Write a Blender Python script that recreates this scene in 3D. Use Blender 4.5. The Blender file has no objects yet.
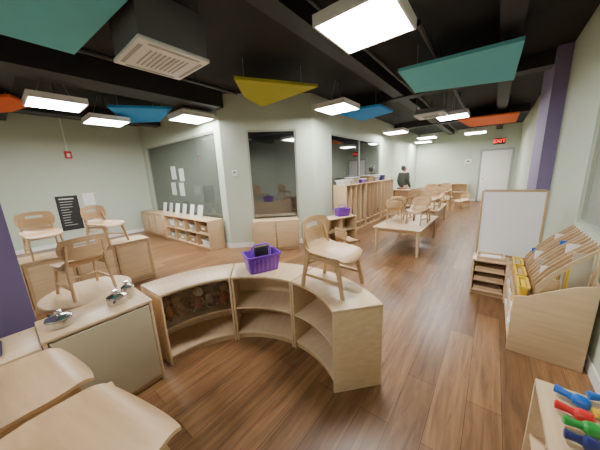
import bpy, bmesh, math, random
from mathutils import Vector, Matrix
random.seed(4)
scn = bpy.context.scene
C = scn.collection
R = math.radians
H = 1.55
ER = Vector((.7842, .6190, -.0440)).normalized()
ED = Vector((.0956, -.1905, -.9771)).normalized()
EF = Vector((-.6132, .7619, -.2085)).normalized()

def fl(px, py, z):
    d = ER*(px-300) + ED*(py-225) + EF*240
    t = (z-H)/d.z
    return Vector((d.x*t, d.y*t, z))

# ------------------------------------------------------------------ materials
def new_mat(name):
    m = bpy.data.materials.new(name); m.use_nodes = True
    nt = m.node_tree
    return m, nt, nt.nodes['Principled BSDF']

def plain(name, col, rough=.5, metal=0., var=.06, scale=6., spec=.5):
    m, nt, b = new_mat(name)
    tc = nt.nodes.new('ShaderNodeTexCoord')
    n = nt.nodes.new('ShaderNodeTexNoise'); n.inputs['Scale'].default_value = scale; n.inputs['Detail'].default_value = 3
    r = nt.nodes.new('ShaderNodeValToRGB')
    r.color_ramp.elements[0].color = tuple(c*(1-var) for c in col)+(1,)
    r.color_ramp.elements[1].color = tuple(min(1, c*(1+var)) for c in col)+(1,)
    nt.links.new(tc.outputs['Object'], n.inputs['Vector'])
    nt.links.new(n.outputs['Fac'], r.inputs['Fac'])
    nt.links.new(r.outputs['Color'], b.inputs['Base Color'])
    b.inputs['Roughness'].default_value = rough
    b.inputs['Metallic'].default_value = metal
    b.inputs['Specular IOR Level'].default_value = spec
    return m

def wood(name, c0, c1, rough=.38, sc=(2.2, 22, 22)):
    m, nt, b = new_mat(name)
    tc = nt.nodes.new('ShaderNodeTexCoord')
    mp = nt.nodes.new('ShaderNodeMapping'); mp.inputs['Scale'].default_value = sc
    n = nt.nodes.new('ShaderNodeTexNoise'); n.inputs['Scale'].default_value = 1.6; n.inputs['Detail'].default_value = 5
    r = nt.nodes.new('ShaderNodeValToRGB')
    r.color_ramp.elements[0].position = .3; r.color_ramp.elements[1].position = .75
    r.color_ramp.elements[0].color = c0+(1,); r.color_ramp.elements[1].color = c1+(1,)
    nt.links.new(tc.outputs['Object'], mp.inputs['Vector']); nt.links.new(mp.outputs['Vector'], n.inputs['Vector'])
    nt.links.new(n.outputs['Fac'], r.inputs['Fac']); nt.links.new(r.outputs['Color'], b.inputs['Base Color'])
    b.inputs['Roughness'].default_value = rough
    return m

def emit(name, col, s):
    m, nt, b = new_mat(name)
    b.inputs['Base Color'].default_value = col+(1,)
    b.inputs['Emission Color'].default_value = col+(1,)
    b.inputs['Emission Strength'].default_value = s
    return m

def floor_mat():
    m, nt, b = new_mat('vinyl_plank_floor')
    tc = nt.nodes.new('ShaderNodeTexCoord')
    mp = nt.nodes.new('ShaderNodeMapping'); mp.inputs['Rotation'].default_value = (0, 0, R(90))
    br = nt.nodes.new('ShaderNodeTexBrick')
    br.offset = .37; br.offset_frequency = 2
    br.inputs['Scale'].default_value = 1
    br.inputs['Brick Width'].default_value = 1.25; br.inputs['Row Height'].default_value = .185
    br.inputs['Mortar Size'].default_value = .002; br.inputs['Mortar Smooth'].default_value = .3
    br.inputs['Color1'].default_value = (.285, .150, .066, 1); br.inputs['Color2'].default_value = (.165, .083, .036, 1)
    br.inputs['Mortar'].default_value = (.06, .03, .015, 1)
    mp2 = nt.nodes.new('ShaderNodeMapping'); mp2.inputs['Scale'].default_value = (13, .9, 1)
    n = nt.nodes.new('ShaderNodeTexNoise'); n.inputs['Scale'].default_value = 2.; n.inputs['Detail'].default_value = 7; n.inputs['Roughness'].default_value = .68; n.inputs['Distortion'].default_value = .7
    r = nt.nodes.new('ShaderNodeValToRGB')
    r.color_ramp.elements[0].position = .32; r.color_ramp.elements[1].position = .7
    r.color_ramp.elements[0].color = (.50, .47, .45, 1); r.color_ramp.elements[1].color = (1.3, 1.3, 1.3, 1)
    mx = nt.nodes.new('ShaderNodeMix'); mx.data_type = 'RGBA'; mx.blend_type = 'MULTIPLY'; mx.inputs[0].default_value = 1
    L = nt.links.new
    L(tc.outputs['Object'], mp.inputs['Vector']); L(mp.outputs['Vector'], br.inputs['Vector'])
    L(tc.outputs['Object'], mp2.inputs['Vector']); L(mp2.outputs['Vector'], n.inputs['Vector'])
    L(n.outputs['Fac'], r.inputs['Fac'])
    L(br.outputs['Color'], mx.inputs[6]); L(r.outputs['Color'], mx.inputs[7])
    L(mx.outputs[2], b.inputs['Base Color'])
    b.inputs['Roughness'].default_value = .34
    return m

def clear_mat(name, tint, base, ior, rough=.03, haze=None, hazefac=.0):
    m, nt, b = new_mat(name)
    tr = nt.nodes.new('ShaderNodeBsdfTransparent'); tr.inputs['Color'].default_value = tint+(1,)
    src = tr
    if haze:  # even diffuse tint mixed into the clear pane
        df = nt.nodes.new('ShaderNodeBsdfDiffuse'); df.inputs['Color'].default_value = haze+(1,)
        m0 = nt.nodes.new('ShaderNodeMixShader'); m0.inputs[0].default_value = hazefac
        nt.links.new(tr.outputs[0], m0.inputs[1]); nt.links.new(df.outputs[0], m0.inputs[2]); src = m0
    gl = nt.nodes.new('ShaderNodeBsdfGlossy'); gl.inputs['Roughness'].default_value = rough
    fr = nt.nodes.new('ShaderNodeFresnel'); fr.inputs['IOR'].default_value = ior
    ad = nt.nodes.new('ShaderNodeMath'); ad.operation = 'ADD'; ad.use_clamp = True; ad.inputs[1].default_value = base
    mx = nt.nodes.new('ShaderNodeMixShader')
    nt.links.new(fr.outputs[0], ad.inputs[0])
    nt.links.new(ad.outputs[0], mx.inputs[0]); nt.links.new(src.outputs[0], mx.inputs[1]); nt.links.new(gl.outputs[0], mx.inputs[2])
    nt.links.new(mx.outputs[0], nt.nodes['Material Output'].inputs['Surface'])
    return m

W = wood('pale_maple', (.57, .405, .235), (.68, .50, .305))
WC = wood('chair_maple', (.48, .31, .16), (.59, .40, .22))
WE = wood('maple_edge', (.43, .285, .15), (.54, .365, .205))
WB = wood('maple_back', (.63, .46, .29), (.73, .545, .355))
TAN = plain('grey_beige_laminate', (.41, .345, .225), .45)
GREEN = plain('sage_wall_paint', (.50, .565, .46), .75, var=.02, scale=1.5)
INNER = plain('grey_inner_paint', (.45, .48, .45), .8, var=.05, scale=1.5)
PURPLE = plain('purple_wall_paint', (.11, .08, .17), .7, var=.04)
LAV = plain('muted_purple_paint', (.21, .165, .31), .7, var=.04)
BLACK = plain('black_ceiling_paint', (.012, .012, .014), .8, var=.3)
BEAM = plain('black_beam_paint', (.014, .014, .016), .6, var=.3)
PIPE = plain('dark_pipe_paint', (.02, .02, .022), .5, var=.2)
BLACKP = plain('black_plastic', (.015, .015, .017), .45)
WHITE = plain('white_paint', (.80, .80, .78), .5, var=.02)
PAPER = plain('white_paper', (.82, .82, .81), .7, var=.02)
PAPERD = plain('greyish_paper', (.55, .57, .55), .7, var=.05)
METAL = plain('brushed_steel', (.62, .62, .62), .22, 1.)
GREYM = plain('grey_sheet_metal', (.13, .13, .14), .5, .2)
HOUS = plain('dark_grey_housing', (.13, .13, .14), .6)
LIGHT = emit('light_diffuser', (1, .985, .96), 70.)
DIM = emit('dim_fill_diffuser', (.98, .985, 1), 9.)  # weak glow for the fill panels added behind the windows
TEAL = plain('teal_felt', (.13, .50, .58), .9)
YEL = plain('olive_yellow_felt', (.40, .39, .035), .9)
BLUE = plain('blue_felt', (.03, .27, .66), .9)
ORANGE = plain('orange_felt', (.75, .14, .03), .9)
PURP = plain('purple_plastic', (.16, .035, .42), .35)
PURPD = plain('purple_plastic_rib', (.23, .08, .54), .35)
YELP = plain('yellow_plastic', (.78, .52, .03), .4)
REDP = plain('red_plastic', (.60, .02, .02), .35)
BLUEP = plain('blue_plastic', (.01, .12, .50), .3)
GRNP = plain('green_plastic', (.03, .30, .05), .3)
NAVY = plain('navy_plastic', (.015, .02, .12), .3)
BOARD = plain('whiteboard_enamel', (.80, .81, .81), .22, var=.01)
BEIGE = plain('beige_fabric', (.45, .40, .30), .8)
GREYP = plain('grey_plastic', (.35, .36, .36), .5)
CARD = plain('brown_cardboard', (.33, .21, .11), .8)
ACR = clear_mat('clear_acrylic', (.98, .985, .98), .05, 1.35)
GLASS1 = clear_mat('hazed_window_glass', (.66, .70, .67), .09, 1.45, haze=(.23, .27, .225), hazefac=.46)  # grey-green tint paints in pale reflections; the pane has no coating
GLASS2 = clear_mat('dark_window_glass', (.45, .47, .47), .22, 1.5, haze=(.09, .105, .10), hazefac=.2)
GLASS4 = plain('daylight_window_glass', (.30, .33, .30), .12, var=.2, scale=1.2)
SKIN = plain('skin', (.42, .24, .16), .5)
HAIR = plain('dark_hair', (.02, .014, .01), .6)
CLOTH = plain('olive_jacket', (.035, .04, .032), .85)
CLOTH2 = plain('dark_trousers', (.02, .022, .03), .85)
FRAME = plain('sage_frame_paint', (.38, .42, .34), .6)

# ------------------------------------------------------------------ mesh builder
class MB:
    def __init__(s): s.bm = bmesh.new()
    def hexa(s, P):
        v = [s.bm.verts.new(p) for p in P]
        for f in ((0,3,2,1),(4,5,6,7),(0,1,5,4),(1,2,6,5),(2,3,7,6),(3,0,4,7)):
            s.bm.faces.new([v[i] for i in f])
        return s
    def box(s, x0, x1, y0, y1, z0, z1):
        return s.hexa([(x0,y0,z0),(x1,y0,z0),(x1,y1,z0),(x0,y1,z0),(x0,y0,z1),(x1,y0,z1),(x1,y1,z1),(x0,y1,z1)])
    def prism(s, pts, a0, a1, axis='z', sh=0.):
        def P(p, a):
            return {'z': (p[0], p[1], a), 'y': (p[0], a, p[1]), 'x': (a+sh*p[1], p[0], p[1])}[axis]
        A = [s.bm.verts.new(P(p, a0)) for p in pts]; B = [s.bm.verts.new(P(p, a1)) for p in pts]
        n = len(pts)
        s.bm.faces.new(A); s.bm.faces.new(B[::-1])
        for i in range(n): s.bm.faces.new((A[i], B[i], B[(i+1) % n], A[(i+1) % n]))
        return s
    def tube(s, pts, r, n=10):
        pts = [Vector(p) for p in pts]; rr = r if isinstance(r, (list, tuple)) else [r]*len(pts)
        rings = []; prev = None
        for i, p in enumerate(pts):
            t = (pts[min(i+1, len(pts)-1)]-pts[max(i-1, 0)]).normalized()
            if prev is None:
                a = Vector((0,0,1)) if abs(t.z) < .9 else Vector((1,0,0))
                u = t.cross(a).normalized()
            else:
                u = (prev - t*prev.dot(t)).normalized()
            prev = u; w = t.cross(u)
            rings.append([s.bm.verts.new(p+(u*math.cos(2*math.pi*k/n)+w*math.sin(2*math.pi*k/n))*rr[i]) for k in range(n)])
        for a, b in zip(rings, rings[1:]):
            for k in range(n): s.bm.faces.new((a[k], a[(k+1)%n], b[(k+1)%n], b[k]))
        s.bm.faces.new(rings[0][::-1]); s.bm.faces.new(rings[-1]); return s
    def lathe(s, prof, n=28, c=(0,0,0), sy=1.):
        rings = []
        for r, z in prof:
            rings.append([s.bm.verts.new((c[0]+r*math.cos(2*math.pi*k/n), c[1]+sy*r*math.sin(2*math.pi*k/n), c[2]+z)) for k in range(n)])
        for a, b in zip(rings, rings[1:]):
            for k in range(n): s.bm.faces.new((a[k], a[(k+1)%n], b[(k+1)%n], b[k]))
        s.bm.faces.new(rings[0][::-1]); s.bm.faces.new(rings[-1]); return s
    def ball(s, c, rx, ry, rz, t0=-90, t1=90, n=18, m=10):
        P = [(max(.001, math.cos(R(t0+(t1-t0)*i/m))), math.sin(R(t0+(t1-t0)*i/m))) for i in range(m+1)]
        return s.lathe([(r*rx, z*rz) for r, z in P], n, c, ry/rx)
    def arc(s, cx, r0, r1, a0, a1, z0, z1, n=14):
        A = []
        for i in range(n+1):
            a = a0+(a1-a0)*i/n; c, q = math.cos(a), math.sin(a)
            A.append([s.bm.verts.new((cx+r*c, r*q, z)) for r, z in ((r0,z0),(r1,z0),(r1,z1),(r0,z1))])
        for a, b in zip(A, A[1:]):
            for k in range(4): s.bm.faces.new((a[k], a[(k+1)%4], b[(k+1)%4], b[k]))
        s.bm.faces.new(A[0][::-1]); s.bm.faces.new(A[-1]); return s
    def plate(s, fn, th, nu=12, nv=10, k=.45, hole=None):
        top = []; bot = []
        th = Vector(th)
        for j in range(nv+1):
            rt = []; rb = []
            for i in range(nu+1):
                u = -1+2*i/nu; v = -1+2*j/nv
                uu = u*math.sqrt(1-k*v*v/2); vv = v*math.sqrt(1-k*u*u/2)
                p = Vector(fn(uu, vv))
                rt.append(s.bm.verts.new(p)); rb.append(s.bm.verts.new(p-th))
            top.append(rt); bot.append(rb)
        f = s.bm.faces.new
        for j in range(nv):
            for i in range(nu):
                if hole and hole[0] <= i < hole[1] and hole[2] <= j < hole[3]: continue
                f((top[j][i], top[j][i+1], top[j+1][i+1], top[j+1][i]))
                f((bot[j][i], bot[j+1][i], bot[j+1][i+1], bot[j][i+1]))
        def loop(i0, i1, j0, j1):
            ring = [(j0,i) for i in range(i0, i1)]+[(j,i1) for j in range(j0, j1)]+[(j1,i) for i in range(i1,i0,-1)]+[(j,i0) for j in range(j1,j0,-1)]
            for a, b in zip(ring, ring[1:]+ring[:1]):
                f((top[a[0]][a[1]], bot[a[0]][a[1]], bot[b[0]][b[1]], top[b[0]][b[1]]))
        loop(0, nu, 0, nv)
        if hole: loop(*hole)
        return s
    def tub(s, w0, d0, w1, d1, h, t, z=0, rad=.03, n=5):
        def ring(w, d, r, zz):
            o = []
            for cx, cy, a in ((w/2-r, d/2-r, 0), (-w/2+r, d/2-r, 90), (-w/2+r, -d/2+r, 180), (w/2-r, -d/2+r, 270)):
                for i in range(n):
                    q = R(a+90*i/(n-1)); o.append(s.bm.verts.new((cx+r*math.cos(q), cy+r*math.sin(q), zz)))
            return o
        lip = min(.012, h*.3)
        rs = [ring(w0,d0,rad,z), ring(w1,d1,rad,z+h-lip), ring(w1+.02,d1+.02,rad,z+h-lip), ring(w1+.02,d1+.02,rad,z+h), ring(w1-2*t,d1-2*t,rad*.8,z+h), ring(w0-2*t,d0-2*t,rad*.8,z+min(t,h*.5))]
        m = len(rs[0])
        for a, b in zip(rs, rs[1:]):
            for k in range(m): s.bm.faces.new((a[k], a[(k+1)%m], b[(k+1)%m], b[k]))
        s.bm.faces.new(rs[0][::-1]); s.bm.faces.new(rs[-1]); return s
    def build(s, name, mat, parent=None, bevel=0., smooth=35, loc=None, rz=None):
        bmesh.ops.recalc_face_normals(s.bm, faces=s.bm.faces[:])
        if bevel:
            es = [e for e in s.bm.edges if len(e.link_faces) == 2 and e.calc_face_angle(0) > R(40)]
            bmesh.ops.bevel(s.bm, geom=es, offset=bevel, segments=2, affect='EDGES', profile=.5)
        me = bpy.data.meshes.new(name); s.bm.to_mesh(me); s.bm.free()
        if smooth:
            me.shade_smooth(); me.set_sharp_from_angle(angle=R(smooth))
        me.materials.append(mat)
        o = bpy.data.objects.new(name, me); C.objects.link(o)
        if parent: o.parent = parent
        if loc is not None: o.location = loc
        if rz is not None: o.rotation_euler = (0, 0, rz)
        return o

def tag(o, label, cat, group=None):
    o['label'] = label; o['category'] = cat
    if group: o['group'] = group
    return o
def thing(name, label, cat, loc=(0,0,0), rz=0, group=None):
    o = bpy.data.objects.new(name, None); C.objects.link(o); o.empty_display_size = .1
    o.location = loc; o.rotation_euler = (0, 0, rz)
    return tag(o, label, cat, group)
def struct(o): o['kind'] = 'structure'; return o
def dup(root, loc, rz, label, group=None, scale=None, rx=0):
    r = root.copy(); C.objects.link(r); r.location = loc; r.rotation_euler = (rx, 0, rz)
    r['label'] = label
    if group: r['group'] = group
    if scale: r.scale = (scale,)*3
    for ch in list(root.children):
        c = ch.copy(); C.objects.link(c); c.parent = r
        for g in list(ch.children):
            d = g.copy(); C.objects.link(d); d.parent = c
    return r

# ------------------------------------------------------------------ room shell
XL, XR, YF, YB, ZC = -8.5, .7, 13.3, -3.2, 3.15
F1 = (-4.42, 3.04); F2 = (-3.08, 4.38)
struct(MB().box(XL-.3, XR+.3, YB-.3, YF+.3, -.1, 0).build('floor', floor_mat(), smooth=0))
struct(MB().box(XL-.3, XR+.3, YB-.3, YF+.3, ZC, ZC+.1).build('ceiling', BLACK, smooth=0))

def wall(name, p0, p1, mat, holes=(), th=.15, zt=ZC):
    p0 = Vector(p0); p1 = Vector(p1); L = (p1-p0).length; a = math.atan2(p1.y-p0.y, p1.x-p0.x)
    mb = MB(); x = 0
    for (a0, a1, z0, z1) in holes:
        if a0 > x: mb.box(x, a0, 0, th, 0, zt)
        if z0 > 0: mb.box(a0, a1, 0, th, 0, z0)
        mb.box(a0, a1, 0, th, z1, zt); x = a1
    mb.box(x, L, 0, th, 0, zt)
    return struct(mb.build(name, mat, loc=(p0.x, p0.y, 0), rz=a, smooth=0))
def window(n, p0, p1, hole, mat, mull=0):
    p0 = Vector(p0); p1 = Vector(p1); a = math.atan2(p1.y-p0.y, p1.x-p0.x)
    o = bpy.data.objects.new('window_%d' % n, None); C.objects.link(o); o.location = (p0.x, p0.y, 0); o.rotation_euler = (0,0,a)
    struct(o)
    a0, a1, z0, z1 = hole; w = .035
    mb = MB().box(a0, a1, .02, .09, z0, z0+w).box(a0, a1, .02, .09, z1-w, z1).box(a0, a0+w, .02, .09, z0+w, z1-w).box(a1-w, a1, .02, .09, z0+w, z1-w)
    for i in range(mull):
        x = a0+(a1-a0)*(i+1)/(mull+1); mb.box(x-.018, x+.018, .02, .09, z0+w, z1-w)
    struct(mb.build('window_frame', FRAME, o, smooth=0))
    struct(MB().box(a0+w*.5, a1-w*.5, .05, .06, z0+w*.5, z1-w*.5).build('window_pane', mat, o, smooth=0))
    return o
def baseboard(name, p0, p1):
    p0 = Vector(p0); p1 = Vector(p1); L = (p1-p0).length; a = math.atan2(p1.y-p0.y, p1.x-p0.x)
    struct(MB().box(0, L, -.012, 0, 0, .1).build(name, WHITE, loc=(p0.x, p0.y, 0), rz=a, smooth=0))
wall('wall_left', (XL, YB), (XL, F1[1]+.15), GREEN)
h1 = (.25, 3.88, .57, 2.5); wall('wall_window_left', (XL, F1[1]), F1, GREEN, [h1])
window(1, (XL, F1[1]), F1, h1, GLASS1)
h2 = (.52, 1.54, .57, 2.47); wall('wall_window_corner', F1, F2, GREEN, [h2])
window(2, F1, F2, h2, GLASS2)
h3 = (.77, 3.95, .57, 2.45); wall('wall_window_right', F2, (F2[0], YF), GREEN, [h3])
window(3, F2, (F2[0], YF), h3, GLASS2, 1)
wall('wall_inner_left', (XL, F1[1]+.15), (XL, 9.15), INNER)
wall('wall_inner_back', (XL, 9.0), (F2[0]-.15, 9.0), INNER)
wall('wall_back', (F2[0]-.15, YF), (XR+.15, YF), GREEN)
h4 = (YF-3.6, YF-2.0, .95, 2.4)
wall('wall_right', (XR, YF), (XR, YB), GREEN, [h4])
window(4, (XR, YF), (XR, YB), h4, GLASS4, 1)
wall('wall_front', (XR+.15, YB), (XL-.15, YB), GREEN)
baseboard('baseboard_left', (XL, YB), (XL, F1[1]))
baseboard('baseboard_window_left', (XL+.02, F1[1]), F1)
baseboard('baseboard_window_corner', F1, F2)
baseboard('baseboard_window_right', F2, (F2[0], YF))
baseboard('baseboard_back', (F2[0]+.02, YF), (-.56, YF))
baseboard('baseboard_right', (XR, 5.2), (XR, YB))
# purple columns
struct(MB().box(XR-.16, XR, 5.3, 6.6, 0, ZC).build('trim_1', LAV, smooth=0))
struct(MB().box(-2.70, -2.42, -.55, .01, 0, ZC).build('trim_2', PURPLE, smooth=0))
# ceiling beams
k = 3
for (x0, x1, y0, y1, z0) in ((-4.6, -4.15, -3.1, 3.0, 2.84), (-7.2, -6.9, -3.1, 3.0, 2.92), (-1.75, -1.55, -3.1, 13.2, 2.97), (-.1, .1, -3.1, 13.2, 2.97),
                             (-8.4, -4.7, .2, .45, 2.95), (-4.1, .6, -.6, -.3, 2.93), (-3.0, .6, 5.4, 5.65, 2.95), (-3.0, .6, 9.4, 9.65, 2.95)):
    struct(MB().box(x0, x1, y0, y1, z0, ZC).build('trim_%d' % k, BEAM, smooth=0)); k += 1
# door in the far wall
d = struct(bpy.data.objects.new('door_1', None)); C.objects.link(d); d.location = (0, YF, 0)
struct(MB().box(-.55, -.48, -.04, 0, 0, 2.22).box(.5, .57, -.04, 0, 0, 2.22).box(-.48, .5, -.04, 0, 2.15, 2.22).build('door_frame', GREYP, d, .004))
struct(MB().box(-.47, .49, -.025, 0, .01, 2.14).build('door_leaf', WHITE, d, .004))
struct(MB().tube([(-.4, -.03, 1.0), (-.4, -.075, 1.0), (-.28, -.075, 1.0)], .012).build('door_handle', METAL, d))

# ------------------------------------------------------------------ ceiling fixtures
def light_panel(x, y, label, first=[None], z=2.68, s=.31, dim=False):
    g = 'square ceiling light panels'
    if first[0] is None or dim:
        t = thing('ceiling_light', label, 'ceiling light', (x, y, z), 0, g)
        MB().box(-s, s, -s, -s+.018, 0, .085).box(-s, s, s-.018, s, 0, .085).box(-s, -s+.018, -s+.018, s-.018, 0, .085).box(s-.018, s, -s+.018, s-.018, 0, .085).box(-s+.018, s-.018, -s+.018, s-.018, .05, .085).build('light_frame', WHITE, t, 0, 0)
        MB().box(-s+.018, s-.018, -s+.018, s-.018, .003, .05).build('diffuser', DIM if dim else LIGHT, t, 0, 0)
        for sy in (-.2, .2):
            MB().tube([(0, sy, .085), (0, sy*.3, ZC-z)], .003, 6).build('suspension_wire', GREYP, t)
        MB().tube([(.05, 0, .085), (.05, 0, ZC-z)], .005, 8).build('power_cable', BLACKP, t)
        if not dim: first[0] = t
    else:
        t = dup(first[0], (x, y, z), 0, label)
    return t
light_panel(-.93, 2.12, 'large white square light panel nearest the camera, at the top centre of the photo')
light_panel(-5.1, .80, 'white square ceiling light left of the air conditioning cassette, over the left wall')
light_panel(-5.98, 1.60, 'white square ceiling light just below the blue panel on the left')
light_panel(-4.75, 2.66, 'white square ceiling light in front of the left corner of the window wall')
light_panel(-2.38, 4.2, 'white square ceiling light hanging beside the yellow panel on thin wires')
light_panel(-.88, 6.95, 'white square ceiling light under the right orange panel, beyond the ceiling grille')
light_panel(-2.55, 8.2, 'white square ceiling light above the wooden cubbies in the corridor')
light_panel(-2.15, 10.7, 'white square ceiling light far down the corridor, left of centre')
light_panel(-.65, 10.9, 'white square ceiling light far down the corridor nearest the exit sign')
light_panel(-2.62, 12.3, 'farthest small white ceiling light by the back wall')
light_panel(-1.3, -1.6, 'white square ceiling light behind the viewpoint on the right')
light_panel(-4.6, -1.6, 'white square ceiling light behind the viewpoint on the left')
light_panel(-6.6, 4.6, 'added dim fill light brightening the room behind the left window', dim=True)  # added fill panel, lifts the dark interior seen through the glass
light_panel(-5.0, 6.6, 'added dim fill light brightening the room behind the corner window', dim=True)  # second added fill panel for the same dark interior

def felt(name_label, mat, pix, z=2.82, pts=None):
    P = pts or [tuple(fl(px, py, z)[:2]) for px, py in pix]
    cx = sum(p[0] for p in P)/len(P); cy = sum(p[1] for p in P)/len(P)
    t = thing('acoustic_panel', name_label, 'acoustic panel', (cx, cy, z), 0)
    MB().prism([(p[0]-cx, p[1]-cy) for p in P], 0, .04).build('felt_panel', mat, t, 0, 0)
    for q in range(3):
        i = q*len(P)//3
        x, y = (P[i][0]-cx)*.7, (P[i][1]-cy)*.7
        MB().tube([(x, y, .04), (x, y, ZC-z)], .003, 6).build('suspension_wire', GREYP, t)
    return t
felt('large teal felt ceiling panel in the top left corner of the photo', TEAL, None, pts=[(-2.1, .86), (-3.42, .76), (-3.4, .28), (-2.5, -.2), (-1.75, .25)])
felt('teal felt ceiling panel right of the largest light', TEAL, [(398,72), (525,40), (514,80), (415,93)])
felt('yellow wedge shaped felt ceiling panel in front of the corner window', YEL, [(234,79), (318,87), (262,107), (244,97)])
felt('blue felt ceiling panel on the left beside the window wall', BLUE, [(107,107), (172,109), (160,122), (125,123)])
felt('blue felt ceiling panel above the corridor window right of the hanging light', BLUE, [(333,113), (380,106), (393,112), (362,121)])
felt('orange felt ceiling panel at the left edge of the photo', ORANGE, [(-25,97), (10,97), (31,106), (12,112), (-25,114)])
felt('orange felt ceiling panel near the exit sign', ORANGE, [(457,120), (520,113), (516,122), (470,127)])

def cassette(x, y, label, mat, s=.31, z=2.64, name='air_conditioner', hh=.40):
    t = thing(name, label, 'air conditioner', (x, y, z))
    MB().box(-s+.015, s-.015, -s+.015, s-.015, .03, hh).build('housing', HOUS, t, .006)
    MB().box(-s, s, -s, s, 0, .035).build('fascia', mat, t, .01)
    for k in range(9):
        MB().box(-s*.55, s*.55, -s*.55+k*s*.13, -s*.55+k*s*.13+.012, -.005, 0).build('grille_slat', GREYP, t)
    for a in range(4):
        o = MB().box(-s*.72, s*.72, s*.80, s*.90, -.003, .002).build('louvre', GREYP, t); o.rotation_euler = (0, 0, R(90*a))
    for sx in (-1, 1):
        for sy in (-1, 1): MB().tube([(sx*s*.85, sy*s*.85, hh), (sx*s*.85, sy*s*.85, ZC-z)], .008, 8).build('hanger_rod', BLACKP, t)
    return t
cassette(-2.58, 1.23, 'white ceiling air conditioning cassette with grey housing beside the large teal panel', WHITE)
cassette(-1.15, 5.95, 'pale ceiling air grille further down the corridor in front of the wooden tables', WHITE, .27, 2.60, hh=.12)
pipes = ((-3.6, -3.0, 2.9, .028, 2.95, 'dark sprinkler pipe under the left ceiling'), (-.75, 3.0, 13.0, .03, 3.0, 'dark pipe running along the corridor ceiling'),
         (-1.35, -3.0, 13.0, .022, 2.98, 'dark conduit beside the centre ceiling beam'))
for (x, y0, y1, r, z, lab) in pipes:
    t = thing('ceiling_pipe', lab, 'pipe', (x, y0, z))
    MB().tube([(0, 0, 0), (0, y1-y0, 0)], r).build('pipe_run', PIPE, t)
    n = 4
    for k in range(n):
        y = (y1-y0)*(k+.5)/n
        MB().tube([(0, y, 0), (0, y, ZC-z)], .008, 8).build('hanger', PIPE, t)

# ------------------------------------------------------------------ furniture makers
def make_chair(label, loc, rz):
    t = thing('toddler_chair', label, 'chair', loc, rz)
    def sf(u, v):
        x = .182*u; y = .01+.185*v
        return (x, y, .296 - .30*max(0, v-.62)**2 + .24*max(0, -v-.5)**2 + .030*u*u*(1-.6*max(0, v)) - .015*(1-v*v))
    MB().plate(sf, (0, 0, .011), 20, 24, .48).build('seat', WC, t, 0, 50)
    def bf(u, v):
        z = .455+.10*v
        return (.182*u, -.188-.06*(z-.33)*1.5 + .05*u*u, z)
    MB().plate(bf, (0, .012, 0), 18, 12, .60, hole=(5, 13, 7, 9)).build('backrest', WC, t, 0, 50)
    for sx in (-1, 1):
        a, b = sorted((.145*sx, .165*sx))
        MB().prism([(.190, 0), (.158, 0), (.128, .15), (.085, .282), (.135, .278), (.160, .16)], a, b, 'x', -.05*sx).build('leg', WC, t, .005)
        MB().prism([(-.180, 0), (-.213, 0), (-.188, .15), (-.166, .286), (-.203, .49), (-.184, .50), (-.115, .286), (-.152, .15)], a, b, 'x', -.05*sx).build('leg', WC, t, .005)
        MB().box(a-.012*sx, b-.012*sx, -.12, .095, .250, .281).build('side_rail', WE, t, .004)
        MB().box(a-.004*sx, b-.008*sx, -.175, .145, .10, .122).build('side_stretcher', WC, t, .004)
    MB().tube([(-.142, -.15, .2), (.142, -.15, .2)], .009, 8).build('stretcher', WC, t)
    return t

def cabinet(name, label, cat, loc, rz, w, d, h, cols=1, rows=0, doors=0, dmat=None, back=True, toe=.05, group=None, side=.02, topover=.0, trim=True):
    t = thing(name, label, cat, loc, rz, group)
    x = w/2
    MB().box(-x-topover, x+topover, -d/2-topover, d/2, h-.022, h).build('top', W, t, .005)
    for s in (-1, 1):
        MB().box(min(s*x, s*(x-side)), max(s*x, s*(x-side)), -d/2, d/2, 0, h-.022).build('side_panel', W, t, .003)
    MB().box(-x+side, x-side, -d/2+.01, d/2-.012, toe, toe+.02).build('bottom_panel', W, t, .002)
    MB().box(-x+side, x-side, -d/2+.03, -d/2+.045, 0, toe).build('toe_kick', WE, t)
    if back: MB().box(-x+side, x-side, d/2-.012, d/2, 0, h-.022).build('back_panel', WB, t)
    iw = (w-2*side)
    for i in range(1, cols):
        xx = -x+side+iw*i/cols
        MB().box(xx-.008, xx+.008, -d/2+.01, d/2-.012, toe+.02, h-.022).build('divider', W, t, .002)
    for j in range(1, rows+1):
        zz = toe+.02+(h-.022-toe-.02)*j/(rows+1)
        for i in range(cols):
            a = -x+side+iw*i/cols+(.008 if i else 0); b = -x+side+iw*(i+1)/cols-(.008 if i < cols-1 else 0)
            MB().box(a, b, -d/2+.012, d/2-.012, zz-.009, zz+.009).build('shelf', W, t, .002)
    for i in range(doors):
        a = -x+side+iw*i/doors+.006; b = -x+side+iw*(i+1)/doors-.006
        z0, z1 = toe+.025, h-.03
        dr = MB().box(a, b, -d/2-.016, -d/2+.002, z0, z1).build('door', dmat or W, t, .004)
        if trim: MB().box(a, a+.03, -d/2-.020, -d/2-.016, z0, z1).box(b-.03, b, -d/2-.020, -d/2-.016, z0, z1).box(a+.03, b-.03, -d/2-.020, -d/2-.016, z1-.03, z1).box(a+.03, b-.03, -d/2-.020, -d/2-.016, z0, z0+.03).build('door_trim', WE if dmat is None else W, dr)
    return t

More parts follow.
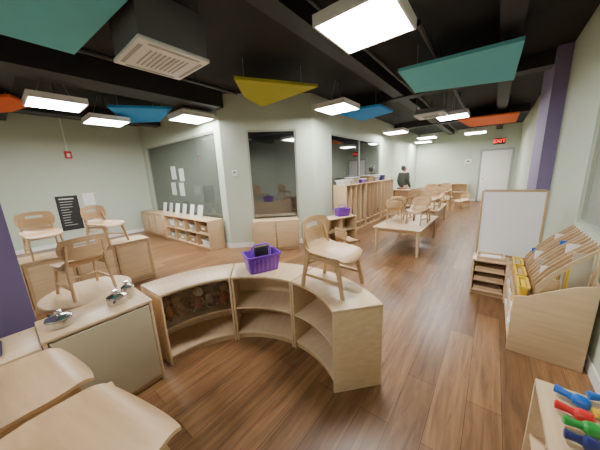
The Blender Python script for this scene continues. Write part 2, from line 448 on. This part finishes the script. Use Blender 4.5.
def table(label, x0, x1, y0, y1, h):
    t = thing('activity_table', label, 'table', ((x0+x1)/2, (y0+y1)/2, 0))
    w, d = (x1-x0)/2, (y1-y0)/2
    MB().box(-w, w, -d, d, h-.028, h).build('tabletop', W, t, .008)
    MB().box(-w+.06, w-.06, -d+.05, -d+.07, h-.085, h-.028).box(-w+.06, w-.06, d-.07, d-.05, h-.085, h-.028).box(-w+.05, -w+.07, -d+.05, d-.05, h-.085, h-.028).box(w-.07, w-.05, -d+.05, d-.05, h-.085, h-.028).build('apron', WE, t)
    for sx in (-1, 1):
        for sy in (-1, 1):
            MB().tube([(sx*(w-.06), sy*(d-.06), h-.028), (sx*(w-.055), sy*(d-.055), 0)], [.03, .022], 14).build('leg', W, t)
    return t

# ------------------------------------------------------------------ curved shelves
CX, CY = -1.248, .681
R0, R1, HS = .745, 1.105, .655
rm = (R0+R1)/2
def curved(mid, label, acr=False):
    t = thing('curved_shelf', label, 'shelf', (CX+rm*math.cos(R(mid)), CY+rm*math.sin(R(mid)), 0), R(mid), 'curved shelf units in an arc')
    a = R(22.2); da = .021/rm
    MB().arc(-rm, R0-.004, R1, -a, a, HS-.024, HS).build('top', W, t, .004)
    MB().arc(-rm, R1-.014, R1-.002, -a+da, a-da, .0, HS-.024).build('back_panel', WB, t)
    MB().arc(-rm, R0+.012, R1-.014, -a+da, a-da, .32, .338).build('shelf', WB, t, .003)
    MB().arc(-rm, R0+.012, R1-.014, -a+da, a-da, .055, .075).build('bottom_panel', WB, t, .003)
    MB().arc(-rm, R0+.03, R0+.045, -a+da, a-da, 0, .055).build('toe_kick', WE, t)
    for s in (-1, 1):
        p = [(-rm+r*math.cos(s*q), r*math.sin(s*q)) for r, q in ((R0, a), (R1-.002, a), (R1-.002, a-da), (R0, a-da))]
        MB().prism(p, 0, HS-.024).build('side_panel', W, t, .003)
    if acr:
        MB().arc(-rm, R0+.006, R0+.010, -a+da, a-da, .338, HS-.026).build('clear_panel', ACR, t)['label'] = 'clear acrylic front panel'
    return t
curved(160, 'curved maple shelf unit holding brown dolls behind clear plastic, next to the play stove', True)
curved(115, 'middle curved maple shelf unit, empty, under the purple caddy')
curved(70, 'right curved maple shelf unit carrying a small chair on top')

# soft dolls slumped behind the clear panel
dskin = [plain('doll_cloth_%s' % n, c, .8) for n, c in (('tan', (.54, .33, .20)), ('brown', (.42, .23, .13)), ('light', (.68, .48, .34)), ('dark', (.30, .15, .09)), ('mid', (.50, .29, .18)))]
dhair = [plain('doll_hair_%s' % n, c, .9, var=.4, scale=40) for n, c in (('black', (.08, .05, .04)), ('auburn', (.34, .13, .05)), ('brown', (.22, .115, .06)))]
dcl = [plain('doll_dress_%s' % n, c, .9, var=.3, scale=25) for n, c in (('tan', (.55, .38, .26)), ('rust', (.54, .20, .09)), ('maroon', (.40, .12, .10)), ('taupe', (.50, .38, .28)), ('red', (.55, .14, .11)))]
dn = [('rust dress and black hair', 1, 0, 1, -36, 8), ('tan dress and auburn hair', 0, 1, 0, -46, 25), ('maroon dress and brown hair', 2, 2, 2, -34, -20), ('taupe dress and black hair', 3, 0, 3, -44, 15), ('red dress and auburn hair', 4, 1, 4, -38, -12)]
for i, (nm, sk_, hr, cl, tilt, tw) in enumerate(dn):
    q = R(175.5-7.7*i); r = .83
    t = thing('doll', 'cloth doll with %s slumped in the curved shelf' % nm, 'doll', (CX+r*math.cos(q), CY+r*math.sin(q), .338+.048*math.sin(R(-tilt))), q+R(90+tw), 'dolls behind the clear panel')
    t.rotation_euler = (R(-tilt), 0, q+R(90+tw))
    t.scale = (.94, .94, .94)
    MB().lathe([(.030, 0), (.046, .01), (.044, .05), (.034, .09), (.022, .115), (.012, .125)], 20).build('dress', dcl[cl], t, 0, 60)
    MB().ball((0, .004, .168), .047, .045, .05).build('head', dskin[sk_], t, 0, 80)
    MB().ball((0, -.006, .176), .051, .047, .050, -18, 90).tube([(-.046, -.01, .18), (-.054, -.012, .14), (-.046, -.012, .115)], [.014, .016, .009], 10).tube([(.046, -.01, .18), (.054, -.012, .14), (.046, -.012, .115)], [.014, .016, .009], 10).build('hair', dhair[hr], t, 0, 80)
    for sx in (-1, 1):
        MB().tube([(sx*.028, 0, .105), (sx*.052, .015, .07), (sx*.05, .035, .045)], [.013, .013, .012], 10).build('arm', dskin[sk_], t, 0, 80)
        MB().tube([(sx*.022, .02, .02), (sx*.028, .042, .0), (sx*.03, .052, -.02)], [.016, .015, .012], 10).build('leg', dskin[sk_], t, 0, 80)
        MB().ball((sx*.017, .047, .172), .005, .003, .006).build('eye', BLACKP, t)

# purple caddy
def caddy(loc, rz, label, s=1.):
    t = thing('storage_caddy', label, 'caddy', loc, rz)
    MB().tub(.28*s, .19*s, .32*s, .23*s, .17*s, .006).build('tub', PURP, t)
    mb = MB()
    for k in range(6):
        x = (-.10+.04*k)*s
        mb.hexa([(x-.008*s, -.102*s, .02*s), (x+.008*s, -.102*s, .02*s), (x+.008*s, -.09*s, .02*s), (x-.008*s, -.09*s, .02*s),
                 (x-.008*s, -.119*s, .135*s), (x+.008*s, -.119*s, .135*s), (x+.008*s, -.107*s, .135*s), (x-.008*s, -.107*s, .135*s)])
    mb.build('rib', PURPD, t)
    MB().box(-.135*s, .135*s, -.004, .004, .006, .13*s).build('divider', PURP, t)
    MB().tube([(-.09*s, 0, .12*s), (-.085*s, 0, .225*s), (-.06*s, 0, .25*s), (.06*s, 0, .25*s), (.085*s, 0, .225*s), (.09*s, 0, .12*s)], .010*s, 10).build('handle', PURPD, t)
    return t
q = R(119); pc = Vector((CX+.92*math.cos(q), CY+.92*math.sin(q), HS)); caddy(pc, R(66), 'purple plastic caddy standing on the middle curved shelf')
off = Matrix.Rotation(R(66), 3, 'Z') @ Vector((.02, .052, .012))
nbk = thing('notebook', 'black notebook standing in the purple caddy on the curved shelf', 'notebook', pc+off, R(68))
MB().box(-.07, .07, -.012, .012, 0, .20).build('cover', BLACKP, nbk, .003)
MB().box(-.066, .072, -.009, .009, .003, .197).build('pages', PAPER, nbk)

# chairs
q = R(70)
chair = make_chair('small maple chair standing on the right curved shelf', (CX+.93*math.cos(q), CY+.93*math.sin(q), HS), R(-92))
dup(chair, (-2.95, .37, .55), R(100), 'small maple chair standing on the round table beside the play stove')
dup(chair, (-4.40, .27, .67), R(-85), 'small maple chair on the left end of the maple cabinet, beside the purple column')
dup(chair, (-4.40, .92, .67), R(-60), 'small maple chair on the right end of the maple cabinet, under the black poster')
dup(chair, (-1.29, -.11, .5), R(8), 'maple chair in the bottom left corner, nearer the play sink', scale=1.1)
dup(chair, (-.79, -.035, .5), R(13), 'maple chair at the bottom edge, closest to the viewpoint', scale=1.2)
table('low maple table under the two closest chairs', -1.52, -.52, -.6, .20, .5)

# ------------------------------------------------------------------ play kitchen
st = cabinet('play_stove', 'low maple play stove cabinet with grey-beige front panel and silver pans', 'play stove', (-2.07, .285, 0), R(90), .565, .34, .69, doors=1, dmat=TAN, topover=.004, trim=False)
sk = cabinet('play_sink', 'low maple play sink cabinet with grey-beige front at the left edge of the photo', 'play sink', (-2.07, -.29, 0), R(90), .565, .34, .66, doors=1, dmat=TAN, topover=.004, trim=False)
MB().tub(.26, .2, .28, .22, .012, .004, .66).build('basin_rim', METAL, sk)
MB().tube([(0, .11, .66), (0, .11, .80), (0, .08, .84), (0, .02, .84), (0, 0, .80)], .011, 12).build('tap', METAL, sk)
def pan(loc, rz, label, r):
    t = thing('toy_pan', label, 'pan', loc, rz)
    MB().lathe([(r*.85, 0), (r, .01), (r, .045), (r*1.06, .048), (r*1.06, .052), (r*.95, .052), (r*.94, .012), (.001, .01)]).build('pan_body', METAL, t)
    MB().lathe([(r*1.02, .053), (r*1.0, .06), (r*.6, .072), (.012, .078), (.012, .088), (.02, .094), (.016, .104), (.001, .106)]).build('lid', METAL, t)
    MB().tube([(r*.98, 0, .04), (r*1.6, 0, .05), (r*1.8, 0, .05)], [.007, .009, .007], 8).build('handle', BLACKP, t)
    return t
pan((-2.03, .10, .69), R(200), 'toy steel pan with lid on the near end of the play stove', .065)
pan((-2.06, .40, .69), R(-20), 'toy steel pan with lid on the far end of the play stove', .058)
pan((-2.17, .50, .69), R(150), 'small toy steel pan with lid at the far corner of the play stove', .042)

rt = thing('round_table', 'small round maple table with a chair on top beside the play stove', 'table', (-2.95, .38, 0))
MB().lathe([(.335, .525), (.342, .53), (.342, .545), (.335, .55), (.001, .55)], 40).build('tabletop', W, rt)
for a in range(4):
    c, s_ = math.cos(R(45+90*a)), math.sin(R(45+90*a))
    MB().tube([(.22*c, .22*s_, .525), (.25*c, .25*s_, 0)], [.026, .019], 12).build('leg', W, rt)
cabinet('storage_cabinet', 'maple cabinet with doors behind the round table, carrying two chairs', 'cabinet', (-4.40, .70, 0), R(90), 1.38, .4, .67, cols=1, rows=1, doors=3)

# ------------------------------------------------------------------ along the left window wall
cabinet('storage_cabinet', 'long low maple cabinet with doors in the far left corner', 'cabinet', (-7.5, 2.82, 0), 0, 1.45, .38, .66, doors=3)
cub = cabinet('cubby_shelf', 'low maple cubby shelf of toys under the left window', 'shelf', (-5.65, 2.82, 0), 0, 2.1, .38, .66, cols=4, rows=1)
toy = [GREYP, BEIGE, CARD, WHITE, WHITE, BEIGE, GREYP, CARD]
tl = ['grey', 'beige', 'brown', 'white', 'white', 'beige', 'grey', 'brown']
tp = ['first', 'second', 'third', 'fourth']
for i in range(8):
    xx = -6.7+.02+.515*(i % 4)+.26; zz = .07 if i < 4 else .386
    t = thing('toy_bin', '%s toy bin on the %s shelf, %s from the left, under the left window' % (tl[i], 'bottom' if i < 4 else 'top', tp[i % 4]), 'bin', (xx, 2.80, zz), 0, 'toy bins in the cubby shelf')
    MB().tub(.26, .2, .3, .24, .13+.02*(i % 3), .006).build('tub', toy[i], t)
    MB().box(-.06, .06, -.128, -.118, .06, .1).build('tag', PAPER, t)
for i in range(6):
    xx = -7.1+.37*i
    t = thing('display_sheet', 'white sheet in a stand on the cabinets, %s from the left' % ['first', 'second', 'third', 'fourth', 'fifth', 'sixth'][i], 'sheet', (xx, 2.86, .66), R(random.uniform(-8, 8)), 'white sheets standing below the left window')
    MB().prism([(-.03, .0), (-.025, .0), (.035, .28), (.03, .28)], -.115, .115, 'x').build('sheet', PAPERD if i % 2 else PAPER, t)
    MB().box(-.13, .13, -.05, .05, 0, .006).build('stand', WHITE, t)
for i, (px, py, w, h) in enumerate(((171, 173, .26, .34), (179, 175, .24, .32), (171.5, 189, .26, .34), (179.5, 189.5, .26, .34))):
    d = ER*(px-300)+ED*(py-225)+EF*240; s = 3.02/d.y
    x, z = d.x*s, H+d.z*s
    t = tag(MB().box(-w/2, w/2, -.002, .002, -h/2, h/2).build('notice_paper', PAPERD, loc=(x, 3.087, z), smooth=0), 'white paper stuck on the left window, ' + ['upper left', 'upper right', 'lower left', 'lower right'][i]+' of the four', 'paper', 'papers on the left window')

# left wall items
def on_left(px, py):
    d = ER*(px-300)+ED*(py-225)+EF*240; s = (XL+.0)/d.x
    return d.y*s, H+d.z*s
y, z = on_left(70, 213)
po = thing('poster', 'black poster with white printed lines on the left wall', 'poster', (XL, y, z))
MB().box(-.002, .015, -.21, .21, -.44, .44).build('poster_board', BLACKP, po)
mb = MB()
for i in range(11):
    w = random.uniform(.06, .13) if i else .14
    mb.box(.015, .017, -.15, -.15+2*w, .35-i*.066, .360-i*.066+(.02 if i == 0 else 0))
mb.build('printed_lines', PAPERD, po)
y, z = on_left(89, 199)
pp = thing('notice_paper', 'white notice paper on the left wall right of the black poster', 'paper', (XL, y, z))
MB().box(-.002, .004, -.12, .12, -.16, .16).build('sheet', PAPER, pp)
y, z = on_left(68, 155)
fa = thing('fire_alarm', 'red fire alarm strobe high on the left wall', 'fire alarm', (XL, y, z))
MB().box(-.002, .05, -.07, .07, -.09, .09).build('alarm_body', REDP, fa, .01)
MB().box(.05, .07, -.03, .03, -.05, .03).build('strobe_lens', WHITE, fa, .006)
tag(MB().box(-.002, .02, -.012, .012, 0, ZC-z-.1).build('wall_conduit', WHITE, loc=(XL, y, z+.09)), 'thin conduit rising from the red fire alarm', 'conduit')
# thermostat on the chamfer
u = Vector((1, 1, 0)).normalized(); nrm = Vector((1, -1, 0)).normalized()
p = Vector((F1[0], F1[1], 0)) + u*.22
th = thing('thermostat', 'small white thermostat left of the corner window', 'thermostat', (p.x, p.y, 1.62), R(45))
MB().box(-.05, .05, -.025, 0, -.06, .06).build('thermostat_body', WHITE, th, .008)
MB().box(-.025, .025, -.028, -.025, .0, .035).build('display', GREYM, th)

# ------------------------------------------------------------------ corner window + cubbies
p = Vector((F1[0], F1[1], 0)) + u*1.0 + nrm*.235
cabinet('storage_cabinet', 'low plain maple two door cabinet under the corner window', 'cabinet', (p.x, p.y, 0), R(45), .96, .38, .63, doors=2, trim=False)
cabinet('open_shelf', 'low open maple shelf in front of the tall wooden cubbies', 'shelf', (-2.55, 4.45, 0), R(70), .8, .36, .62, cols=2, rows=1)
caddy((-2.50, 4.58, .62), R(60), 'purple plastic caddy on the low shelf by the tall cubbies', .95)
dup(chair, (-2.06, 3.98, 0), R(-25), 'small maple chair on the floor in front of the low open shelf')
for i in range(3):
    t = cabinet('coat_cubby', ['tall maple coat cubby nearest the corner window', 'tall maple coat cubby in the middle of the row', 'tall maple coat cubby farthest down the corridor'][i], 'cubby', (-2.87, 5.72+1.16*i, 0), R(90), 1.14, .36, 1.24, cols=4, rows=0, group='tall coat cubbies along the corridor')
    MB().box(-.55, .55, -.17, .168, .22, .238).build('bench', W, t)
bagm = [CARD, NAVY, BEIGE, PURP, GREYM, BLACKP, CARD, NAVY]
bn = ['brown', 'navy', 'beige', 'purple', 'grey', 'black', 'tan brown', 'dark navy']
for i in range(8):
    j = [0, 1, 3, 0, 2, 3, 1, 2][i]; un = [0, 0, 0, 1, 1, 1, 2, 2][i]
    yy = 5.72+1.16*un-.55+1.1*(j+.5)/4
    t = thing('backpack', '%s child backpack in the tall coat cubbies' % bn[i], 'backpack', (-2.86, yy, .238), R(90))
    MB().plate(lambda a, b: (.10*a, .05, .19+.185*b), (0, .12, 0), 8, 8, .5).build('bag_body', bagm[i], t, .0)
    MB().plate(lambda a, b: (.075*a, -.07, .10+.075*b), (0, .03, 0), 6, 6, .5).build('pocket', bagm[i], t, .0)
    MB().tube([(-.025, 0, .37), (-.02, 0, .405), (.02, 0, .405), (.025, 0, .37)], .006, 6).build('handle', BLACKP, t)
tops = [(5.35, .34, .10, WHITE, 'white storage box on the first tall cubby'), (5.85, .34, .15, BEIGE, 'beige storage box on top of the tall cubbies'), (6.3, .30, .09, PURP, 'purple storage box on top of the tall cubbies'), (6.8, .36, .17, CARD, 'brown cardboard box on top of the tall cubbies'), (7.3, .34, .13, GREYP, 'grey storage box on top of the tall cubbies'), (7.8, .30, .16, NAVY, 'navy storage box on top of the tall cubbies'), (8.3, .36, .12, WHITE, 'white storage box on the farthest tall cubby')]
for yy, w, h, m, lab in tops:
    t = thing('storage_box', lab, 'box', (-2.88, yy, 1.24), R(90))
    MB().tub(w-.03, .22, w, .25, h, .006).build('box_body', m, t)
    MB().box(-w/2-.012, w/2+.012, -.137, .137, h, h+.018).build('lid', WHITE, t, .005)
cabinet('end_shelf', 'maple shelf standing in front of the person at the end of the coat cubbies', 'shelf', (-2.44, 8.78, 0), 0, .62, .26, .86, cols=1, rows=2)

# ------------------------------------------------------------------ tables down the corridor
table('long maple table in the aisle nearest the curved shelves', -1.73, -.88, 4.38, 6.0, .5)
table('second long maple table in the aisle', -1.85, -1.0, 6.75, 8.3, .5)
table('third long maple table far down the aisle', -1.9, -1.1, 9.1, 10.4, .5)
rows_ = {2: ['near', 'far'], 3: ['near', 'middle', 'far']}
rr = [14, 168, -10, 192, 8, 174]
for (xl, y0, nm, rws) in ((-1.73, 4.98, 'first', 2), (-1.85, 7.0, 'second', 3), (-1.9, 9.40, 'third', 2)):
    for i in range(rws*2):
        dup(chair, (xl+.215+.415*(i % 2), y0+.465*(i//2)+.03*(i % 2), .5), R(rr[i]), 'small maple chair on the %s aisle table, %s row, %s one' % (nm, rows_[rws][i//2], ['left', 'right'][i % 2]), 'chairs on the aisle tables', .9)
dup(chair, (-.85, 10.9, 0), R(150), 'single maple chair on the floor at the far end of the aisle')
cabinet('book_shelf', 'low maple shelf against the back wall left of the door', 'shelf', (-1.45, 13.08, 0), 0, 1.2, .38, .8, cols=2, rows=1)

# exit sign + far wall fittings
ex = thing('exit_sign', 'lit EXIT sign above the far door', 'sign', (0.05, YF, 2.5))
MB().box(-.19, .19, -.05, 0, -.12, .12).build('sign_box', BLACKP, ex, .006)
cu = bpy.data.curves.new('exit_text', 'FONT'); cu.body = 'EXIT'; cu.size = .19; cu.align_x = 'CENTER'; cu.align_y = 'CENTER'; cu.extrude = .002
to = bpy.data.objects.new('tmp', cu); C.objects.link(to); bpy.context.view_layer.update()
me = bpy.data.meshes.new_from_object(to.evaluated_get(bpy.context.evaluated_depsgraph_get())); bpy.data.objects.remove(to)
me.materials.clear(); me.materials.append(emit('exit_red', (1, .03, .02), 5.))
lo = bpy.data.objects.new('lettering', me); C.objects.link(lo); lo.parent = ex; lo.location = (0, -.053, 0); lo.rotation_euler = (R(90), 0, 0)
wb = thing('wall_box', 'small white alarm box on the back wall left of the door', 'alarm box', (-.95, YF, 1.75))
MB().box(-.12, .12, -.06, 0, -.1, .1).build('box_body', WHITE, wb, .01)
MB().box(-.05, .05, -.064, -.06, -.02, .05).build('keypad', GREYM, wb)
nb = thing('notice_paper', 'white notice on the far door', 'paper', (.02, YF-.026, 1.6))
MB().box(-.13, .13, -.004, .002, -.17, .17).build('sheet', PAPER, nb)

# ------------------------------------------------------------------ whiteboard easel
ez = thing('whiteboard_easel', 'wooden easel with large white board by the right wall', 'easel', (.2, 3.75, 0))
MB().plate(lambda a, b: (.275*a, -.022, .85+.395*b), (0, -.012, 0), 8, 8, .06).build('whiteboard', BOARD, ez)
MB().box(-.295, -.272, -.03, .01, .44, 1.25).box(.272, .295, -.03, .01, .44, 1.25).box(-.272, .272, -.03, .01, 1.238, 1.262).box(-.272, .272, -.03, .01, .44, .465).build('board_frame', WE, ez, .006)
for sx in (-1, 1):
    MB().box(sx*.28-.018, sx*.28+.018, -.02, .015, 0, .44).build('leg', W, ez, .004)
    MB().prism([(.012, 1.2), (.04, 1.2), (.30, 0), (.265, 0)], sx*.28-.016, sx*.28+.016, 'x').build('leg', W, ez, .003)
MB().box(-.262, .262, .0, .22, .18, .198).build('shelf', W, ez)
cabinet('tray_shelf', 'low maple shelf of wooden trays in front of the white board', 'shelf', (.065, 3.58, 0), 0, .34, .28, .45, cols=1, rows=2)
def tray(loc, rz, label, m=W, w=.27, d=.22):
    t = thing('wooden_tray', label, 'tray', loc, rz, 'wooden trays by the easel')
    MB().box(-w/2, w/2, -d/2, d/2, 0, .008).build('tray_base', WB, t)
    MB().box(-w/2, w/2, -d/2, -d/2+.012, .008, .04).box(-w/2, w/2, d/2-.012, d/2, .008, .04).box(-w/2, -w/2+.012, -d/2+.012, d/2-.012, .008, .04).box(w/2-.012, w/2, -d/2+.012, d/2-.012, .008, .04).build('tray_rim', m, t, .002)
    return t
tray((.065, 3.565, .07), 0, 'wooden tray on the bottom shelf below the white board', WE)
tray((.065, 3.565, .20), 0, 'wooden tray on the middle shelf below the white board', WE)
tray((.065, 3.565, .32), 0, 'wooden tray on the upper shelf below the white board', WE)
tray((.065, 3.57, .45), R(3), 'wooden tray on top of the low shelf below the white board', W)
tag(MB().box(-.10, .10, -.08, .08, 0, .012).build('paper_stack', PAPER, loc=(.065, 3.57, .458), smooth=0), 'white paper lying in the top wooden tray', 'paper')

# ------------------------------------------------------------------ open slanted rack on the right
rk = thing('puzzle_rack', 'open slanted maple rack of thin upright boards and yellow bins against the right wall', 'rack', (.44, 2.92, 0))
prof = [(-.22, 0), (.22, 0), (.22, .70), (.10, .66), (-.04, .58), (-.14, .52), (-.22, .50)]
for yy in (-.46, .445):
    MB().prism(prof, yy, yy+.015, 'y').build('side_panel', W, rk, .004)
for zz, xa_, xb_ in ((.06, -.215, .205), (.26, -.215, .205), (.46, -.205, .205)):
    MB().box(xa_, xb_, -.445, .445, zz-.008, zz+.008).build('shelf', W, rk, .002)
MB().box(.207, .22, -.445, .445, .06, .70).build('back_panel', WB, rk, .003)
MB().box(-.215, -.205, -.445, .445, .452, .50).build('front_rail', WE, rk, .002)
for k in range(12):
    yy = -.42+.0764*k
    # each divider is one thin curved rib rising from the front to the back
    up = [(-.10, .60), (-.03, .72), (.06, .83), (.15, .92), (.20, .97)]
    dn_ = [(.20, .945), (.155, .895), (.07, .80), (-.01, .69), (-.07, .56), (-.07, .468), (-.10, .468)]
    MB().prism(up+dn_, yy-.004, yy+.004, 'y').build('divider', [W, WE, WC][k % 3], rk)
    MB().box(.19, .20, yy-.006, yy+.006, .468, .95).build('slat', W, rk)
ym = [('nearest', -.30), ('middle', -.01), ('farthest', .29)]
for nm, yy in ym:
    t = thing('yellow_bin', 'yellow bin at the front of the maple rack, %s of the three' % nm, 'bin', (.44-.160, 2.92+yy, .468), R(90), 'yellow bins on the maple rack')
    MB().tub(.22, .045, .23, .056, .11, .004, rad=.014).build('tub', YELP, t)
    MB().box(-.08, .08, -.014, .014, .006, .10).build('blocks', [YELP, WC, BEIGE][ym.index((nm, yy))], t)
pm = [WC, YELP, PAPER, W, BEIGE, YELP, W, PAPER, WE, YELP, BLUEP]
pn = {WC: 'brown maple', YELP: 'yellow', W: 'pale maple', WE: 'dark maple', PAPER: 'white', BLUEP: 'blue', BEIGE: 'beige'}
sl = ['nearest', 'second', 'third', 'fourth', 'fifth', 'sixth', 'seventh', 'eighth', 'ninth', 'tenth', 'farthest']
for rw, (xo, base_h, rn) in enumerate(((-.020, .20, 'front'), (.115, .37, 'back'))):
    for k in range(11):
        kk = (k+rw*4) % 11
        yy = 2.92-.42+.0764*(k+.5)
        t = thing('puzzle_board', '%s puzzle board in the %s row of the maple rack, %s one' % (pn[pm[kk]], rn, sl[k]), 'puzzle', (.44+xo, yy, .468), 0, 'puzzle boards in the maple rack')
        hh = base_h+[.0, -.07, .05, -.04, .06, -.08, .03, .07, -.03, -.06, .04][kk]
        MB().box(-.042, .055, -.006, .003, 0, hh).build('board', pm[kk], t, .002)
        MB().box(-.034, .046, .003, .006, .015, hh-.02).build('puzzle_face', [BEIGE, YELP, WHITE, WC, BEIGE][kk % 5], t)
for k, (yy, zz, m, lab) in enumerate(((2.62, .268, YELP, 'yellow plastic bin on the middle shelf of the maple rack'), (2.91, .268, CARD, 'brown bin on the middle shelf of the maple rack'), (3.20, .268, BEIGE, 'beige bin on the middle shelf of the maple rack'), (2.7, .068, WHITE, 'white bin on the bottom shelf of the maple rack'), (3.1, .068, GREYP, 'grey bin on the bottom shelf of the maple rack'))):
    t = thing('storage_bin', lab, 'bin', (.36, yy, zz), R(-90))
    MB().tub(.20, .2, .23, .24, .13, .006).build('tub', m, t)
    MB().box(-.05, .05, -.135, -.121, .05, .09).build('tag', PAPER, t)

# ------------------------------------------------------------------ bottom right shelf with toys
cabinet('toy_shelf', 'low maple shelf in the bottom right corner with colourful toys on top', 'shelf', (.445, .93, 0), R(-90), .8, .43, .62, cols=3, rows=1)
def paddle(px0, py0, px1, py1, m, lab, z=.62, lift=0.):
    a = fl(px0, py0, z); b = fl(px1, py1, z); d = b-a; L = d.length
    t = thing('toy_shaker', lab, 'toy', (a.x, a.y, z+.025+lift), math.atan2(d.y, d.x), 'coloured toys on the corner shelf')
    ks = [(0, .010), (.03, .0165), (.1, .0155), (.35, .0125), (.5, .014), (.58, .022), (.75, .025), (.93, .021), (1, .010)]
    MB().tube([(L*k, 0, 0) for k, r in ks if k <= .58], [r for k, r in ks if k <= .58], 14).build('handle', m, t)
    MB().tube([(L*k, 0, 0) for k, r in ks if k >= .58], [r for k, r in ks if k >= .58], 14).build('head', m, t)
    return t
paddle(553, 392, 590, 413, BLUEP, 'bright blue toy handle lying nearest the shelf edge')
paddle(586, 400, 620, 409, BLUEP, 'bright blue toy lying at the right edge behind the red one')
paddle(553, 408, 594, 428, REDP, 'red toy handle lying on the corner shelf')
paddle(592, 418, 624, 425, YELP, 'yellow toy handle lying at the right edge')
paddle(561, 424, 602, 440, GRNP, 'green toy handle lying on the corner shelf')
paddle(562, 438, 600, 456, NAVY, 'navy toy handle lying at the bottom of the corner shelf')

# ------------------------------------------------------------------ person
def skin_mesh(name, J, E, mat, parent, sub=2):
    me = bpy.data.meshes.new(name); me.from_pydata([j[:3] for j in J], E, [])
    o = bpy.data.objects.new(name, me); C.objects.link(o)
    sm = o.modifiers.new('s', 'SKIN'); sb = o.modifiers.new('b', 'SUBSURF'); sb.levels = sub; sb.render_levels = sub
    for i, j in enumerate(J):
        v = me.skin_vertices[0].data[i]; r = j[3]
        v.radius = r if isinstance(r, tuple) else (r, r); v.use_root = (i == 0)
    bpy.context.view_layer.update()
    m2 = bpy.data.meshes.new_from_object(o.evaluated_get(bpy.context.evaluated_depsgraph_get()))
    bpy.data.objects.remove(o)
    m2.name = name; m2.materials.clear(); m2.materials.append(mat); m2.shade_smooth()
    o = bpy.data.objects.new(name, m2); C.objects.link(o); o.parent = parent
    return o
pe = thing('person', 'person in a dark olive jacket standing at the far end of the coat cubbies', 'person', (-2.52, 9.16, 0), R(-25))
J = [(0,0,.92,(.13,.10)), (0,0,1.10,(.12,.09)), (0,0,1.30,(.15,.10)), (0,0,1.42,(.09,.07)), (0,.01,1.48,.05), (0,.025,1.56,(.075,.09)), (0,.03,1.64,(.07,.085)),
     (.17,0,1.38,.055), (.21,-.02,1.12,.043), (.21,.09,.92,.033), (.205,.12,.84,.028),
     (-.17,0,1.38,.055), (-.21,-.02,1.12,.043), (-.21,.09,.92,.033), (-.205,.12,.84,.028),
     (.09,0,.82,.085), (.10,.01,.48,.058), (.10,-.01,.09,.04), (.10,.12,.035,.035),
     (-.09,0,.82,.085), (-.10,.01,.48,.058), (-.10,-.01,.09,.04), (-.10,.12,.035,.035)]
E = [(0,1),(1,2),(2,3),(3,4),(4,5),(5,6),(2,7),(7,8),(8,9),(9,10),(2,11),(11,12),(12,13),(13,14),(0,15),(15,16),(16,17),(17,18),(0,19),(19,20),(20,21),(21,22)]
body = skin_mesh('body', J, E, SKIN, pe)
for sx in (-1, 1):
    for k in range(4):
        x = sx*.205+(-.024+.016*k)
        skin_mesh('finger', [(x, .125, .83, .009), (x, .135, .79, .0085), (x, .13, .755-.008*abs(k-1.5), .007)], [(0,1),(1,2)], SKIN, body, 1)
    skin_mesh('thumb', [(sx*.18, .14, .84, .010), (sx*.165, .155, .81, .009), (sx*.165, .16, .785, .007)], [(0,1),(1,2)], SKIN, body, 1)
g = 1.13
JJ = [(j[0], j[1], j[2], tuple(q*g+.006 for q in j[3]) if isinstance(j[3], tuple) else j[3]*g+.008) for j in J]
jk = [0,1,2,3,7,8,9,11,12,13]; mp = {a: i for i, a in enumerate(jk)}
jack = [list(JJ[i]) for i in jk]; jack[0][2] = .84; jack[0][3] = (.165, .13)
skin_mesh('jacket', jack, [(mp[a], mp[b]) for a, b in E if a in mp and b in mp], CLOTH, pe)
tr = [0,15,16,17,19,20,21]; mp = {a: i for i, a in enumerate(tr)}
skin_mesh('trousers', [JJ[i] for i in tr], [(mp[a], mp[b]) for a, b in E if a in mp and b in mp], CLOTH2, pe)
for sx in (-1, 1):
    skin_mesh('shoe', [(sx*.10, -.05, .045, .044), (sx*.10, .05, .042, .044), (sx*.10, .16, .034, .033)], [(0,1),(1,2)], BLACKP, pe)
    skin_mesh('eye', [(sx*.028, .105, 1.60, .008), (sx*.028, .112, 1.60, .006)], [(0,1)], WHITE, pe, 1)
    skin_mesh('ear', [(sx*.074, .02, 1.61, .012), (sx*.076, .018, 1.575, .010)], [(0,1)], SKIN, pe, 1)
skin_mesh('nose', [(0, .112, 1.595, .009), (0, .125, 1.565, .012)], [(0,1)], SKIN, pe, 1)
skin_mesh('mouth', [(-.02, .108, 1.535, .006), (.02, .108, 1.535, .006)], [(0,1)], REDP, pe, 1)
skin_mesh('hair', [(0,-.01,1.665,(.088,.085)), (0,-.045,1.60,(.085,.055)), (0,-.06,1.50,(.075,.04))], [(0,1),(1,2)], HAIR, pe)

# ------------------------------------------------------------------ world + camera
w = bpy.data.worlds.new('World'); scn.world = w; w.use_nodes = True
w.node_tree.nodes['Background'].inputs['Color'].default_value = (.5, .55, .6, 1)
w.node_tree.nodes['Background'].inputs['Strength'].default_value = .3
cam = bpy.data.cameras.new('camera'); co = bpy.data.objects.new('camera', cam); C.objects.link(co)
xa = ER; za = (-EF); ya = za.cross(xa).normalized(); xa = ya.cross(za).normalized()
m = Matrix((xa, ya, za)).transposed().to_4x4(); m.translation = Vector((0, 0, H))
co.matrix_world = m
cam.sensor_width = 36; cam.lens = 14.4; cam.clip_start = .02
scn.camera = co
